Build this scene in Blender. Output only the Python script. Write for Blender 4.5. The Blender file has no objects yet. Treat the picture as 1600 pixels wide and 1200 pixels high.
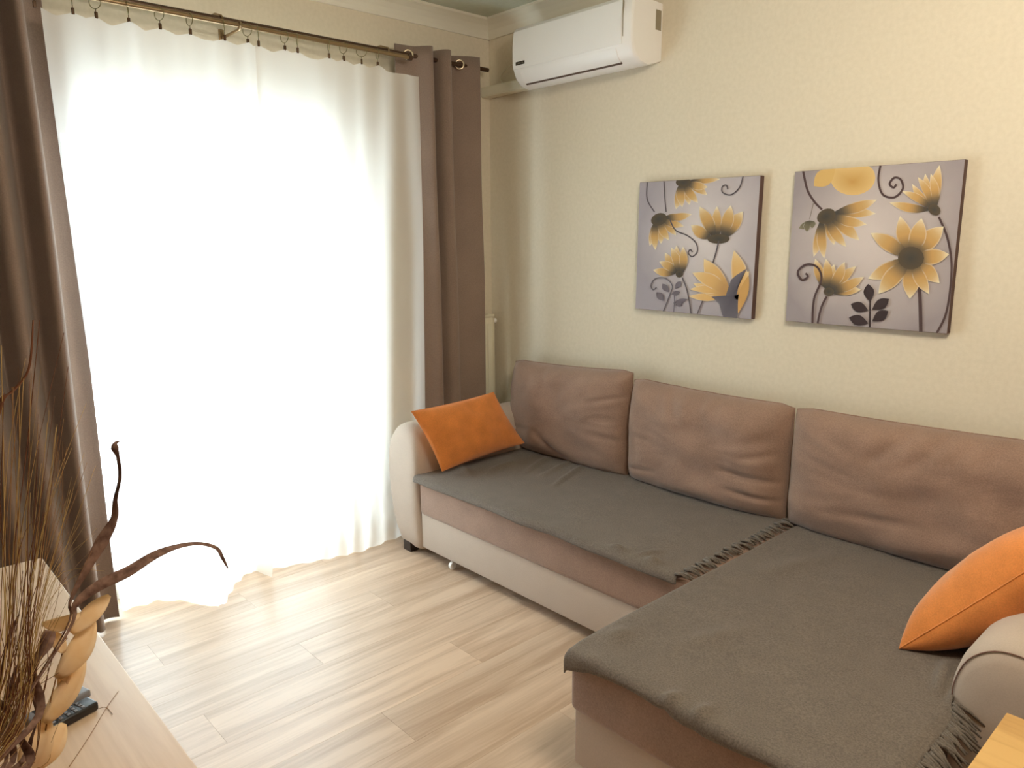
import bpy, math, random
import numpy as np
from mathutils import Vector, Matrix, noise
random.seed(7)
S = bpy.context.scene
COL = S.collection
PI = math.pi

# ------------------------------------------------------------------ camera
FPX, YAW, PITCH, ROLL = 1175.0, 0.829, 0.190, -0.006
CAM = Vector((3.246, -2.8215, 1.5))
cy_, sy_ = math.cos(YAW), math.sin(YAW); cp_, sp_ = math.cos(PITCH), math.sin(PITCH)
fw = Vector((-sy_*cp_, cy_*cp_, -sp_)); rt = Vector((cy_, sy_, 0)); up = rt.cross(fw)
cr_, sr_ = math.cos(ROLL), math.sin(ROLL)
r2 = cr_*rt + sr_*up; u2 = -sr_*rt + cr_*up
cd = bpy.data.cameras.new('camera'); cam = bpy.data.objects.new('camera', cd); COL.objects.link(cam)
mw = Matrix(((r2.x, u2.x, -fw.x, CAM.x), (r2.y, u2.y, -fw.y, CAM.y), (r2.z, u2.z, -fw.z, CAM.z), (0, 0, 0, 1)))
cam.matrix_world = mw
cd.sensor_fit = 'HORIZONTAL'; cd.sensor_width = 36.0; cd.lens = 36.0*FPX/1600.0; cd.clip_start = 0.05
S.camera = cam
# ------------------------------------------------------------------ world, light, exposure
S.view_settings.view_transform = 'Standard'; S.view_settings.look = 'None'
S.view_settings.gamma = 1.0; S.view_settings.use_curve_mapping = False
S.view_settings.exposure = 1.36
W = bpy.data.worlds.new('sky'); S.world = W; W.use_nodes = True
W.node_tree.nodes['Background'].inputs[0].default_value = (0.73, 0.885, 1.0, 1)
W.node_tree.nodes['Background'].inputs[1].default_value = 6.1
def area(name, loc, rot, sx, sy, power, col, portal=False):
    l = bpy.data.lights.new(name, 'AREA'); l.shape = 'RECTANGLE'; l.size = sx; l.size_y = sy
    l.energy = power; l.color = col
    o = bpy.data.objects.new(name, l); COL.objects.link(o); o.location = loc; o.rotation_euler = rot
    if portal: l.cycles.is_portal = True
    return o
area('window_portal', (-0.22, -1.76, 1.01), (0, -PI/2, 0), 2.0, 1.58, 1, (1, 1, 1), True)
lp = bpy.data.lights.new('ceiling_bulb', 'POINT'); lp.energy = 29; lp.color = (1.0, 0.90, 0.77); lp.shadow_soft_size = 0.22
lo = bpy.data.objects.new('ceiling_bulb', lp); COL.objects.link(lo); lo.location = (2.9, -1.6, 2.33)

# ------------------------------------------------------------------ helpers
def lin(c):
    c = c/255.0
    return c/12.92 if c <= 0.04045 else ((c+0.055)/1.055)**2.4
def rgb(r, g, b): return (lin(r), lin(g), lin(b), 1.0)
def at(px, py, ax, val):
    d = r2*(px-800.0) + u2*(600.0-py) + fw*FPX
    t = (val-CAM[ax])/d[ax]
    return CAM + d*t
def mesh(name, verts, faces, mat=None, parent=None, smooth=False, loc=None, cols=None):
    me = bpy.data.meshes.new(name); me.from_pydata([tuple(v) for v in verts], [], faces); me.update()
    if cols is not None:
        ca = me.color_attributes.new('Col', 'FLOAT_COLOR', 'POINT')
        ca.data.foreach_set('color', [x for c in cols for x in c])
    if mat: me.materials.append(mat)
    if smooth:
        me.polygons.foreach_set('use_smooth', [True]*len(me.polygons))
    o = bpy.data.objects.new(name, me); COL.objects.link(o)
    if parent: o.parent = parent
    if loc: o.location = loc
    return o
def thing(name, label, cat, group=None, loc=(0, 0, 0)):
    o = bpy.data.objects.new(name, None); COL.objects.link(o); o.location = loc
    o.empty_display_size = 0.05
    return tag(o, label, cat, group)
def tag(o, label=None, cat=None, group=None, kind=None):
    if label: o['label'] = label
    if cat: o['category'] = cat
    if group: o['group'] = group
    if kind: o['kind'] = kind
    return o
def struct(o): o['kind'] = 'structure'; return o
class MB:
    def __init__(s): s.v = []; s.f = []
    def add(s, v, f):
        n = len(s.v); s.v += [tuple(a) for a in v]; s.f += [tuple(i+n for i in q) for q in f]
    def box(s, a, b, bev=0.0):
        x0, y0, z0 = a; x1, y1, z1 = b
        if bev <= 0:
            s.add([(x0,y0,z0),(x1,y0,z0),(x1,y1,z0),(x0,y1,z0),(x0,y0,z1),(x1,y0,z1),(x1,y1,z1),(x0,y1,z1)],
                  [(0,3,2,1),(4,5,6,7),(0,1,5,4),(1,2,6,5),(2,3,7,6),(3,0,4,7)]); return
        import bmesh
        bm = bmesh.new(); bmesh.ops.create_cube(bm, size=1)
        for v in bm.verts:
            v.co = Vector(((x0+x1)/2+v.co.x*(x1-x0), (y0+y1)/2+v.co.y*(y1-y0), (z0+z1)/2+v.co.z*(z1-z0)))
        bmesh.ops.bevel(bm, geom=list(bm.edges), offset=bev, segments=3, profile=0.5, affect='EDGES')
        bm.verts.ensure_lookup_table(); bm.verts.index_update()
        s.add([v.co[:] for v in bm.verts], [tuple(v.index for v in f.verts) for f in bm.faces]); bm.free()
    def tube(s, pts, rad, n=8, cap=True):
        pts = [Vector(p) for p in pts]; rs = rad if hasattr(rad, '__len__') else [rad]*len(pts)
        vs = []; prev = None
        for i, p in enumerate(pts):
            d = (pts[min(i+1, len(pts)-1)] - pts[max(i-1, 0)]).normalized()
            if prev is None:
                a = d.orthogonal().normalized()
            else:
                a = (prev - d*prev.dot(d)).normalized()
            prev = a; b = d.cross(a)
            for k in range(n):
                t = 2*PI*k/n; vs.append(p + (a*math.cos(t)+b*math.sin(t))*rs[i])
        fs = []
        for i in range(len(pts)-1):
            for k in range(n):
                k2 = (k+1) % n; fs.append((i*n+k, i*n+k2, (i+1)*n+k2, (i+1)*n+k))
        if cap:
            fs.append(tuple(range(n))[::-1]); fs.append(tuple((len(pts)-1)*n+k for k in range(n)))
        s.add(vs, fs)
    def torus(s, c, ax, R, r, N=20, n=6):
        c = Vector(c); ax = Vector(ax).normalized(); a = ax.orthogonal().normalized(); b = ax.cross(a)
        vs = []
        for i in range(N):
            t = 2*PI*i/N; d = a*math.cos(t)+b*math.sin(t)
            for k in range(n):
                p = 2*PI*k/n; vs.append(c + d*(R+r*math.cos(p)) + ax*r*math.sin(p))
        fs = [(i*n+k, ((i+1)%N)*n+k, ((i+1)%N)*n+(k+1)%n, i*n+(k+1)%n) for i in range(N) for k in range(n)]
        s.add(vs, fs)
    def lathe(s, c, prof, n=24):
        vs = [(c[0]+r*math.cos(2*PI*k/n), c[1]+r*math.sin(2*PI*k/n), c[2]+z) for r, z in prof for k in range(n)]
        fs = [(i*n+k, i*n+(k+1)%n, (i+1)*n+(k+1)%n, (i+1)*n+k) for i in range(len(prof)-1) for k in range(n)]
        s.add(vs, fs)
    def build(s, name, mat, parent=None, smooth=False, loc=None): return mesh(name, s.v, s.f, mat, parent, smooth, loc)
def auto_smooth(o, ang=40):
    me = o.data; me.polygons.foreach_set('use_smooth', [True]*len(me.polygons))
    me.set_sharp_from_angle(angle=math.radians(ang))
    return o
def interp(pts, t):
    """pts: list of (t, value tuple)"""
    if t <= pts[0][0]: return pts[0][1]
    for (a, va), (b, vb) in zip(pts, pts[1:]):
        if t <= b:
            k = (t-a)/(b-a)
            return tuple(x+(y-x)*k for x, y in zip(va, vb))
    return pts[-1][1]
def catmull(P, n=6):
    P = [Vector(p) for p in P]; out = []
    for i in range(len(P)-1):
        p0 = P[max(i-1, 0)]; p1 = P[i]; p2 = P[i+1]; p3 = P[min(i+2, len(P)-1)]
        for k in range(n):
            t = k/n
            out.append(0.5*((2*p1)+(p2-p0)*t+(2*p0-5*p1+4*p2-p3)*t*t+(3*p1-p0-3*p2+p3)*t**3))
    out.append(P[-1]); return out
def sm(t): t = max(0, min(1, t)); return t*t*(3-2*t)

# ------------------------------------------------------------------ materials
def mat(name, col, rough=0.6, spec=0.5, metal=0.0):
    m = bpy.data.materials.new(name); m.use_nodes = True
    b = m.node_tree.nodes['Principled BSDF']
    b.inputs['Base Color'].default_value = col; b.inputs['Roughness'].default_value = rough
    b.inputs['Specular IOR Level'].default_value = spec; b.inputs['Metallic'].default_value = metal
    return m
def nodes(m): return m.node_tree.nodes, m.node_tree.links, m.node_tree.nodes['Principled BSDF']
def noisy(m, c1, c2, scale=300, bump=0.3, bscale=None, detail=3, dist=0.002, big=None, coord='Object'):
    N, L, b = nodes(m)
    tc = N.new('ShaderNodeTexCoord')
    n = N.new('ShaderNodeTexNoise'); n.inputs['Scale'].default_value = scale; n.inputs['Detail'].default_value = detail
    L.new(tc.outputs[coord], n.inputs['Vector'])
    r = N.new('ShaderNodeValToRGB'); r.color_ramp.elements[0].color = c1; r.color_ramp.elements[1].color = c2
    r.color_ramp.elements[0].position = 0.32; r.color_ramp.elements[1].position = 0.68
    L.new(n.outputs['Fac'], r.inputs['Fac'])
    out = r.outputs['Color']
    if big:
        n2 = N.new('ShaderNodeTexNoise'); n2.inputs['Scale'].default_value = big[0]; n2.inputs['Detail'].default_value = 4
        L.new(tc.outputs[coord], n2.inputs['Vector'])
        mx = N.new('ShaderNodeMix'); mx.data_type = 'RGBA'; mx.blend_type = 'MULTIPLY'; mx.inputs[0].default_value = 1
        r2_ = N.new('ShaderNodeValToRGB'); v = 1-big[1]
        r2_.color_ramp.elements[0].color = (v, v, v, 1); r2_.color_ramp.elements[1].color = (1, 1, 1, 1)
        r2_.color_ramp.elements[0].position = .35; r2_.color_ramp.elements[1].position = .65
        L.new(n2.outputs['Fac'], r2_.inputs['Fac'])
        L.new(out, mx.inputs[6]); L.new(r2_.outputs['Color'], mx.inputs[7]); out = mx.outputs[2]
    L.new(out, b.inputs['Base Color'])
    if bump:
        nb = N.new('ShaderNodeTexNoise'); nb.inputs['Scale'].default_value = bscale or scale; nb.inputs['Detail'].default_value = 4
        L.new(tc.outputs[coord], nb.inputs['Vector'])
        bp = N.new('ShaderNodeBump'); bp.inputs['Strength'].default_value = bump; bp.inputs['Distance'].default_value = dist
        L.new(nb.outputs['Fac'], bp.inputs['Height']); L.new(bp.outputs['Normal'], b.inputs['Normal'])
    return m
def fabric(name, c, var=0.13, sheen=0.3, scale=260, big=(9, .12), bump=.35):
    m = mat(name, c, 0.9, 0.2)
    c1 = tuple(x*(1-var) for x in c[:3])+(1,); c2 = tuple(min(1, x*(1+var)) for x in c[:3])+(1,)
    noisy(m, c1, c2, scale, bump, scale*1.5, 3, .002, big)
    b = m.node_tree.nodes['Principled BSDF']; b.inputs['Sheen Weight'].default_value = sheen; b.inputs['Sheen Roughness'].default_value = .5
    return m
def wood(name, ca, cb, rough=.4, axis='Y', scale=1.0, bump=.05):
    m = mat(name, ca, rough, 0.5); N, L, b = nodes(m)
    tc = N.new('ShaderNodeTexCoord'); oi = N.new('ShaderNodeObjectInfo')
    mp = N.new('ShaderNodeMapping')
    s = [14*scale]*3; s['XYZ'.index(axis)] = 1.1*scale
    mp.inputs['Scale'].default_value = s
    ad = N.new('ShaderNodeVectorMath'); ad.operation = 'ADD'
    ml = N.new('ShaderNodeMath'); ml.operation = 'MULTIPLY'; ml.inputs[1].default_value = 37
    L.new(oi.outputs['Random'], ml.inputs[0]); L.new(tc.outputs['Object'], ad.inputs[0]); L.new(ml.outputs[0], ad.inputs[1])
    L.new(ad.outputs[0], mp.inputs['Vector'])
    n = N.new('ShaderNodeTexNoise'); n.inputs['Scale'].default_value = 1; n.inputs['Detail'].default_value = 6; n.inputs['Roughness'].default_value = .62
    n.inputs['Distortion'].default_value = .6
    L.new(mp.outputs[0], n.inputs['Vector'])
    mp2 = N.new('ShaderNodeMapping'); s2 = [120*scale]*3; s2['XYZ'.index(axis)] = 2.5*scale; mp2.inputs['Scale'].default_value = s2
    L.new(ad.outputs[0], mp2.inputs['Vector'])
    n2 = N.new('ShaderNodeTexNoise'); n2.inputs['Scale'].default_value = 1; n2.inputs['Detail'].default_value = 3
    L.new(mp2.outputs[0], n2.inputs['Vector'])
    mx0 = N.new('ShaderNodeMix'); mx0.data_type = 'FLOAT'; mx0.inputs[0].default_value = .18
    L.new(n.outputs['Fac'], mx0.inputs[2]); L.new(n2.outputs['Fac'], mx0.inputs[3])
    r = N.new('ShaderNodeValToRGB'); r.color_ramp.elements[0].color = cb; r.color_ramp.elements[1].color = ca
    r.color_ramp.elements[0].position = .38; r.color_ramp.elements[1].position = .58
    L.new(mx0.outputs[0], r.inputs['Fac'])
    hv = N.new('ShaderNodeHueSaturation'); mr = N.new('ShaderNodeMapRange')
    mr.inputs['To Min'].default_value = .93; mr.inputs['To Max'].default_value = 1.05
    L.new(oi.outputs['Random'], mr.inputs['Value']); L.new(mr.outputs[0], hv.inputs['Value']); L.new(r.outputs['Color'], hv.inputs['Color'])
    L.new(hv.outputs['Color'], b.inputs['Base Color'])
    if bump:
        bp = N.new('ShaderNodeBump'); bp.inputs['Strength'].default_value = bump; bp.inputs['Distance'].default_value = .002
        L.new(mx0.outputs[0], bp.inputs['Height']); L.new(bp.outputs['Normal'], b.inputs['Normal'])
    return m
def vcol(name, rough=.7):
    m = mat(name, (1, 1, 1, 1), rough, .3); N, L, b = nodes(m)
    a = N.new('ShaderNodeVertexColor'); a.layer_name = 'Col'; L.new(a.outputs[0], b.inputs['Base Color']); return m

M = {}
M['wall'] = noisy(mat('wall_paint', rgb(227, 215, 193), .75, .3), rgb(224, 212, 189), rgb(230, 218, 196), 60, .25, 190, 3, .0015)
M['bounce_cut'] = noisy(mat('bounce_cut_paint', rgb(122, 106, 92), .8, .2), rgb(119, 103, 89), rgb(126, 109, 95), 60, .2, 150)  # dark taupe invented for the unseen walls, to cut bounce onto the sofa fronts
M['ceil'] = noisy(mat('ceiling_paint', rgb(205, 208, 190), .85, .2), rgb(200, 203, 184), rgb(206, 209, 190), 30, .1, 120)
M['cornice'] = mat('cornice_plaster', rgb(232, 226, 208), .7)
M['plank'] = wood('oak_laminate', rgb(216, 190, 165), rgb(186, 157, 131), .31, 'Y', 1.0, .04); M['plank'].node_tree.nodes['Principled BSDF'].inputs['Specular IOR Level'].default_value = .65
M['skirt'] = mat('skirting', rgb(225, 215, 198), .5)
M['pvc'] = mat('white_plastic', rgb(246, 243, 240), .35)
M['pvc_frame'] = mat('white_window_frame', rgb(240, 240, 238), .4)
M['dark'] = mat('dark_plastic', rgb(34, 30, 30), .35)
M['slit'] = mat('dark_slit', rgb(88, 68, 58), .6)
M['greyp'] = mat('grey_plastic', rgb(128, 126, 132), .4)
M['lbl'] = mat('grey_sticker', rgb(150, 140, 118), .6)
M['rod'] = mat('brushed_bronze', rgb(150, 125, 92), .32, .5, .75)
M['rod2'] = mat('dark_bronze', rgb(92, 70, 55), .35, .5, .7)
M['clip'] = mat('clip_brown', rgb(92, 66, 44), .45, .5, .4)
M['ring'] = mat('ring_brass', rgb(140, 130, 90), .4, .5, .6)
M['eyelet'] = mat('eyelet_nickel', rgb(225, 205, 175), .25, .5, .8)
M['drape'] = fabric('taupe_drape', rgb(146, 125, 112), .08, .25, 220, (6, .08), .15)
M['couch'] = fabric('brown_chenille', rgb(156, 126, 109), .13, .3, 240, (10, .13), .4)
M['beige'] = fabric('beige_leatherette', rgb(190, 173, 158), .04, .15, 300, (8, .04), .12)
M['throw'] = fabric('grey_brown_throw', rgb(114, 103, 93), .25, .15, 240, (14, .08), .6)
M['orange'] = fabric('orange_chenille', rgb(226, 138, 68), .08, .35, 260, (14, .14), .3)
M['foot'] = mat('dark_wood_foot', rgb(52, 40, 34), .5)
M['seam'] = mat('seam_thread', rgb(128, 96, 84), .9)
M['rad'] = mat('radiator_enamel', rgb(236, 228, 205), .4)
M['stand'] = wood('beech_board', rgb(226, 196, 164), rgb(208, 174, 142), .42, 'X', .7, .03)
M['table'] = wood('oak_table_board', rgb(222, 178, 112), rgb(196, 148, 88), .45, 'X', .7, .03)
M['art'] = vcol('printed_canvas_motif', .75)
M['canvas_side'] = mat('canvas_side', rgb(96, 72, 68), .8)
M['straw'] = mat('dry_straw', rgb(172, 138, 84), .8, .2)
M['strawd'] = mat('dry_brown_stem', rgb(98, 58, 36), .8, .2)
M['strawm'] = mat('dry_tan_stem', rgb(140, 100, 60), .8, .2)
M['curl'] = noisy(mat('dry_dark_leaf', rgb(88, 62, 50), .8, .2), rgb(92, 66, 56), rgb(138, 106, 90), 60, .3, 90)
M['vase'] = noisy(mat('brown_ceramic', rgb(110, 76, 52), .4), rgb(98, 66, 44), rgb(120, 86, 60), 20, .1)
def paper():
    m = bpy.data.materials.new('papery_leaf'); m.use_nodes = True; N, L, b = nodes(m)
    noisy(m, rgb(242, 214, 168), rgb(250, 230, 194), 35, .2, 60)
    b.inputs['Roughness'].default_value = .7
    t = N.new('ShaderNodeBsdfTranslucent'); t.inputs[0].default_value = rgb(244, 206, 146)
    mx = N.new('ShaderNodeMixShader'); mx.inputs[0].default_value = .4
    L.new(b.outputs[0], mx.inputs[1]); L.new(t.outputs[0], mx.inputs[2]); L.new(mx.outputs[0], N['Material Output'].inputs[0]); return m
M['paper'] = paper()
def sheer():
    m = bpy.data.materials.new('white_voile'); m.use_nodes = True; N, L, b = nodes(m)
    N.remove(b); out = N['Material Output']
    d = N.new('ShaderNodeBsdfDiffuse'); d.inputs[0].default_value = rgb(240, 232, 222)
    t = N.new('ShaderNodeBsdfTranslucent'); t.inputs[0].default_value = rgb(250, 246, 240)
    tr = N.new('ShaderNodeBsdfTransparent'); tr.inputs[0].default_value = (1, 1, 1, 1)
    m1 = N.new('ShaderNodeMixShader'); m1.inputs[0].default_value = .56
    m2 = N.new('ShaderNodeMixShader'); m2.inputs[0].default_value = .09
    L.new(d.outputs[0], m1.inputs[1]); L.new(t.outputs[0], m1.inputs[2])
    L.new(m1.outputs[0], m2.inputs[1]); L.new(tr.outputs[0], m2.inputs[2]); L.new(m2.outputs[0], out.inputs[0]); return m
M['sheer'] = sheer()
def glass():
    m = bpy.data.materials.new('window_glass'); m.use_nodes = True; N, L, b = nodes(m); N.remove(b)
    g = N.new('ShaderNodeBsdfGlossy'); g.inputs['Roughness'].default_value = .02
    tr = N.new('ShaderNodeBsdfTransparent'); tr.inputs[0].default_value = (.95, .97, .97, 1)
    mx = N.new('ShaderNodeMixShader'); mx.inputs[0].default_value = .07
    L.new(tr.outputs[0], mx.inputs[1]); L.new(g.outputs[0], mx.inputs[2]); L.new(mx.outputs[0], N['Material Output'].inputs[0]); return m
M['glass'] = glass()
def artbg(name, c_in, c_out, c_low, cx, cz):
    m = mat(name, c_in, .75, .25); N, L, b = nodes(m)
    tc = N.new('ShaderNodeTexCoord'); mp = N.new('ShaderNodeMapping')
    mp.inputs['Location'].default_value = (-cx, 0, -cz); L.new(tc.outputs['Object'], mp.inputs[0])
    vl = N.new('ShaderNodeVectorMath'); vl.operation = 'LENGTH'; L.new(mp.outputs[0], vl.inputs[0])
    n = N.new('ShaderNodeTexNoise'); n.inputs['Scale'].default_value = 6; L.new(tc.outputs['Object'], n.inputs['Vector'])
    ma = N.new('ShaderNodeMath'); ma.operation = 'MULTIPLY_ADD'; ma.inputs[1].default_value = .14; L.new(n.outputs['Fac'], ma.inputs[0]); L.new(vl.outputs['Value'], ma.inputs[2])
    r = N.new('ShaderNodeValToRGB'); r.color_ramp.elements[0].position = .12; r.color_ramp.elements[0].color = c_in
    r.color_ramp.elements[1].position = .42; r.color_ramp.elements[1].color = c_out
    L.new(ma.outputs[0], r.inputs['Fac']); L.new(r.outputs['Color'], b.inputs['Base Color']); return m

# ------------------------------------------------------------------ room shell
X1, Y0, ZC = 4.8, -3.0, 2.63
OP = (-2.56, -0.96, 2.02)          # balcony-door opening: y0, y1, top
def wallbox(name, boxes, m=M['wall']):
    b = MB()
    for a, c in boxes: b.box(a, c)
    return struct(b.build(name, m))
wallbox('wall_left', [((-.26, Y0-.2, -.1), (0, OP[0], ZC)), ((-.26, OP[1], -.1), (0, .2, ZC)), ((-.26, OP[0], OP[2]), (0, OP[1], ZC)), ((-.26, OP[0], -.1), (0, OP[1], .0))])
wallbox('wall_right', [((0, 0, -.1), (X1+.2, .2, ZC))])
wallbox('wall_near', [((0, Y0-.2, -.1), (X1+.2, Y0, ZC))], M['bounce_cut'])
wallbox('wall_far', [((X1, Y0, -.1), (X1+.2, 0, ZC))], M['bounce_cut'])
wallbox('ceiling', [((-.26, Y0-.2, ZC), (X1+.2, .2, ZC+.15))], M['ceil'])
# floor: sub-floor with laminate planks (each plank a piece), laid parallel to the window wall
fl = MB(); fl.box((0, Y0, -.1), (X1, 0, -.009)); floor = struct(fl.build('floor', M['foot']))
PW, PL = .192, 1.285
nrow = int(X1/PW)+1
plank_cache = {}
for r in range(nrow):
    xa = r*PW; xb = min(X1, xa+PW)-.0004
    off = (-.905 + (r-10)*.43) % PL           # a butt joint in view near x=1.93, y=-1.95
    ys = sorted({Y0, 0.0} | {y for y in (-off-PL*k for k in range(-1, 4)) if Y0+.02 < y < -.02})
    for ya, yb in zip(ys, ys[1:]):
        key = (round(xb-xa, 4), round(yb-ya, 3))
        if key not in plank_cache:
            b = MB(); w, l = xb-xa, yb-ya-.0004; e = .00025
            b.add([(0,0,-.009),(w,0,-.009),(w,l,-.009),(0,l,-.009),(0,0,-e),(w,0,-e),(w,l,-e),(0,l,-e),(e,e,0),(w-e,e,0),(w-e,l-e,0),(e,l-e,0)],
                  [(0,3,2,1),(0,1,5,4),(1,2,6,5),(2,3,7,6),(3,0,4,7),(4,5,9,8),(5,6,10,9),(6,7,11,10),(7,4,8,11),(8,9,10,11)])
            o = b.build('plank', M['plank'], floor); plank_cache[key] = o
        else:
            o = plank_cache[key].copy(); COL.objects.link(o)
        o.location = (xa, ya, 0)
# cornice, skirting
def prism(name, prof, p0, p1, inward, m):
    """profile (out, z) swept from p0 to p1"""
    p0 = Vector(p0); p1 = Vector(p1); i = Vector(inward); vs = []
    for p in (p0, p1):
        for a, z in prof: vs.append(p + i*a + Vector((0, 0, z)))
    n = len(prof); fs = [(k, (k+1) % n, n+(k+1) % n, n+k) for k in range(n)] + [tuple(range(n))[::-1], tuple(range(n, 2*n))]
    return mesh(name, vs, fs, m)
cp = [(0, 0), (0, -.085), (.012, -.085), (.018, -.07), (.03, -.05), (.05, -.03), (.07, -.018), (.085, -.012), (.085, 0)]
struct(prism('trim_1', cp, (0, Y0, ZC), (0, 0, ZC), (1, 0, 0), M['cornice']))
struct(prism('trim_2', cp, (0, 0, ZC), (X1, 0, ZC), (0, -1, 0), M['cornice']))
sk = [(0, 0), (0, .06), (.010, .06), (.015, .05), (.015, 0)]
struct(prism('baseboard_right', sk, (0, 0, 0), (X1, 0, 0), (0, -1, 0), M['skirt']))
struct(prism('baseboard_left', sk, (0, OP[1]+.02, 0), (0, 0, 0), (1, 0, 0), M['skirt']))

# balcony door (window_1)
wb = MB(); fx0, fx1 = -.16, -.09
for a, c in [((fx0, OP[0], 0), (fx1, OP[0]+.06, OP[2])), ((fx0, OP[1]-.06, 0), (fx1, OP[1], OP[2])), ((fx0, OP[0]+.06, OP[2]-.05), (fx1, OP[1]-.06, OP[2])), ((fx0, OP[0]+.06, 0), (fx1, OP[1]-.06, .05))]:
    wb.box(a, c, .004)
win = struct(wb.build('window_1', M['pvc_frame'])); auto_smooth(win)
mid = -1.71
for (a, c) in ((OP[0]+.055, mid), (mid, OP[1]-.055)):
    s = MB()
    st = .075
    for p, q in [((fx0+.01, a, .045), (fx1+.015, a+st, OP[2]-.045)), ((fx0+.01, c-st, .045), (fx1+.015, c, OP[2]-.045)),
                 ((fx0+.01, a+st, OP[2]-.12), (fx1+.015, c-st, OP[2]-.045)), ((fx0+.01, a+st, .045), (fx1+.015, c-st, .15))]:
        s.box(p, q, .004)
    sash = auto_smooth(s.build('sash', M['pvc_frame'], win))
    g = MB(); g.box((-.125, a+st-.005, .145), (-.119, c-st+.005, OP[2]-.115)); g.build('pane', M['glass'], sash)
h = MB(); h.box((fx1+.015, mid-.055, 1.0), (fx1+.022, mid-.025, 1.14), .002); h.tube([(fx1+.02, mid-.04, 1.10), (fx1+.055, mid-.04, 1.10), (fx1+.055, mid-.04, .98)], .009)
auto_smooth(h.build('window_handle', M['pvc'], win))

# ------------------------------------------------------------------ curtain rods
ZA, XA = 2.334, .185
ZB, XB = 2.366, .105
ra = thing('curtain_rod', 'thin bronze front curtain rod carrying the clip rings of the white sheers', 'curtain rod', 'curtain rods')
b = MB(); b.tube([(XA, -2.75, ZA), (XA, -.655, ZA)], .0095, 12); auto_smooth(b.build('pole', M['rod'], ra))
b = MB(); b.lathe((XA, 0, 0), [(0, 0)]) if False else None
for y in (-1.46, -2.62):
    b = MB(); b.box((0, y-.011, ZA-.025), (.006, y+.011, ZA+.02), .002); b.tube([(.006, y, ZA-.014), (XA, y, ZA-.014), (XA+.014, y, ZA-.002)], .006, 8)
    b.torus((XA, y, ZA), (0, 1, 0), .0135, .004, 16, 6)
    auto_smooth(b.build('bracket', M['rod'], ra))
b = MB(); b.tube([(XA, -.66, ZA), (XA, -.64, ZA)], .013, 12); auto_smooth(b.build('end_cap', M['rod2'], ra))
rb = thing('curtain_rod', 'bronze rear curtain rod threaded through the eyelets of the taupe drapes', 'curtain rod', 'curtain rods')
b = MB(); b.tube([(XB, -2.80, ZB), (XB, -.10, ZB)], .0105, 12); auto_smooth(b.build('pole', M['rod2'], rb))
for y in (-.72, -1.50, -2.60):
    b = MB(); b.tube([(.0, y, ZB+.03), (XB*.5, y, ZB+.03), (XB, y, ZB+.013)], .005, 8); b.torus((XB, y, ZB), (0, 1, 0), .0145, .0035, 16, 6)
    auto_smooth(b.build('bracket', M['rod'], rb))
# rings
def make_ring():
    t = thing('curtain_ring', 'small brass clip ring on the front rod holding the white sheer', 'curtain ring', 'clip rings along the front rod')
    b = MB(); b.torus((0, 0, -.0125), (0, 1, 0), .0225, .0016, 20, 6); b.build('ring', M['ring'], t, True)
    b = MB(); b.tube([(0, 0, -.035), (0, 0, -.046)], .0013, 6); b.box((-.004, -.005, -.066), (.004, .005, -.045), .0015)
    auto_smooth(b.build('clip', M['clip'], t)); return t
ring0 = make_ring()
ring_px = [(53, 0), (113, 10), (150, 20), (201, 29), (250, 37), (297, 44), (351, 55), (387, 59), (404, 65), (445, 70), (465, 75), (514, 83), (537, 87), (565, 92), (590, 96)]
ring_y = [at(x, y, 0, XA).y for x, y in ring_px] 
for i, y in enumerate(ring_y):
    if i == 0: r = ring0
    else:
        r = ring0.copy(); COL.objects.link(r)
        for ch in ring0.children:
            c = ch.copy(); COL.objects.link(c); c.parent = r
    r.location = (XA, y, ZA); r.rotation_euler = (0, 0, random.uniform(-.5, 1.3))

# ------------------------------------------------------------------ cloth hangings
def sheet(name, nu, nt, fn, m, parent=None, thick=0):
    vs = [fn(i/nu, j/nt) for j in range(nt+1) for i in range(nu+1)]
    fs = [(j*(nu+1)+i, j*(nu+1)+i+1, (j+1)*(nu+1)+i+1, (j+1)*(nu+1)+i) for j in range(nt) for i in range(nu)]
    o = mesh(name, vs, fs, m, parent, True)
    if thick:
        md = o.modifiers.new('s', 'SOLIDIFY'); md.thickness = thick; md.offset = 0
    return o
ZT = ZA-.062
def sheer_fn(ytop, ybot_path, folds, seed, clips, flare=.55):
    def fn(u, t):
        # t 0 top, 1 bottom
        z = ZT*(1-t)
        y = ytop[0]+(ytop[1]-ytop[0])*u
        sag = 0
        if t < .05:
            d = min(abs(y-c) for c in clips); sag = -.018*min(1, d/.05)*(1-t/.05)
        x = XA + .012*math.sin(u*folds*2*PI+seed) * (.6+.4*math.sin(3*t+seed))
        x += .022*math.sin(u*folds*.47*2*PI+seed*2.1+t*.8) * min(1, t*3)
        x += .010*noise.noise(Vector((u*9, t*1.2, seed)))
        hx, hy = interp(ybot_path, u)
        k = max(0, (z and (1-z/flare)) if z < flare else 0) if z < flare else 0
        k = sm(k) if z > 0 else 1
        lean = t**1.3
        yb = hy
        y = y + (yb-y)*lean*.95 if k < 1 else yb
        x = (x-.05*t)*(1-k) + (hx + .008*math.sin(u*60+seed))*k
        if k > .5: x += .006*noise.noise(Vector((u*30, z*20, seed)))
        return (max(.012, x), y, z+sag+.002)
    return fn
hemL = [(0, (.035, -2.07)), (.17, (.04, -1.93)), (.26, (.10, -1.86)), (.36, (.25, -1.785)), (.5, (.262, -1.735)), (.62, (.17, -1.67)), (.7, (.105, -1.62)), (.82, (.045, -1.545)), (.9, (.05, -1.50)), (1, (.165, -1.475))]
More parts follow.
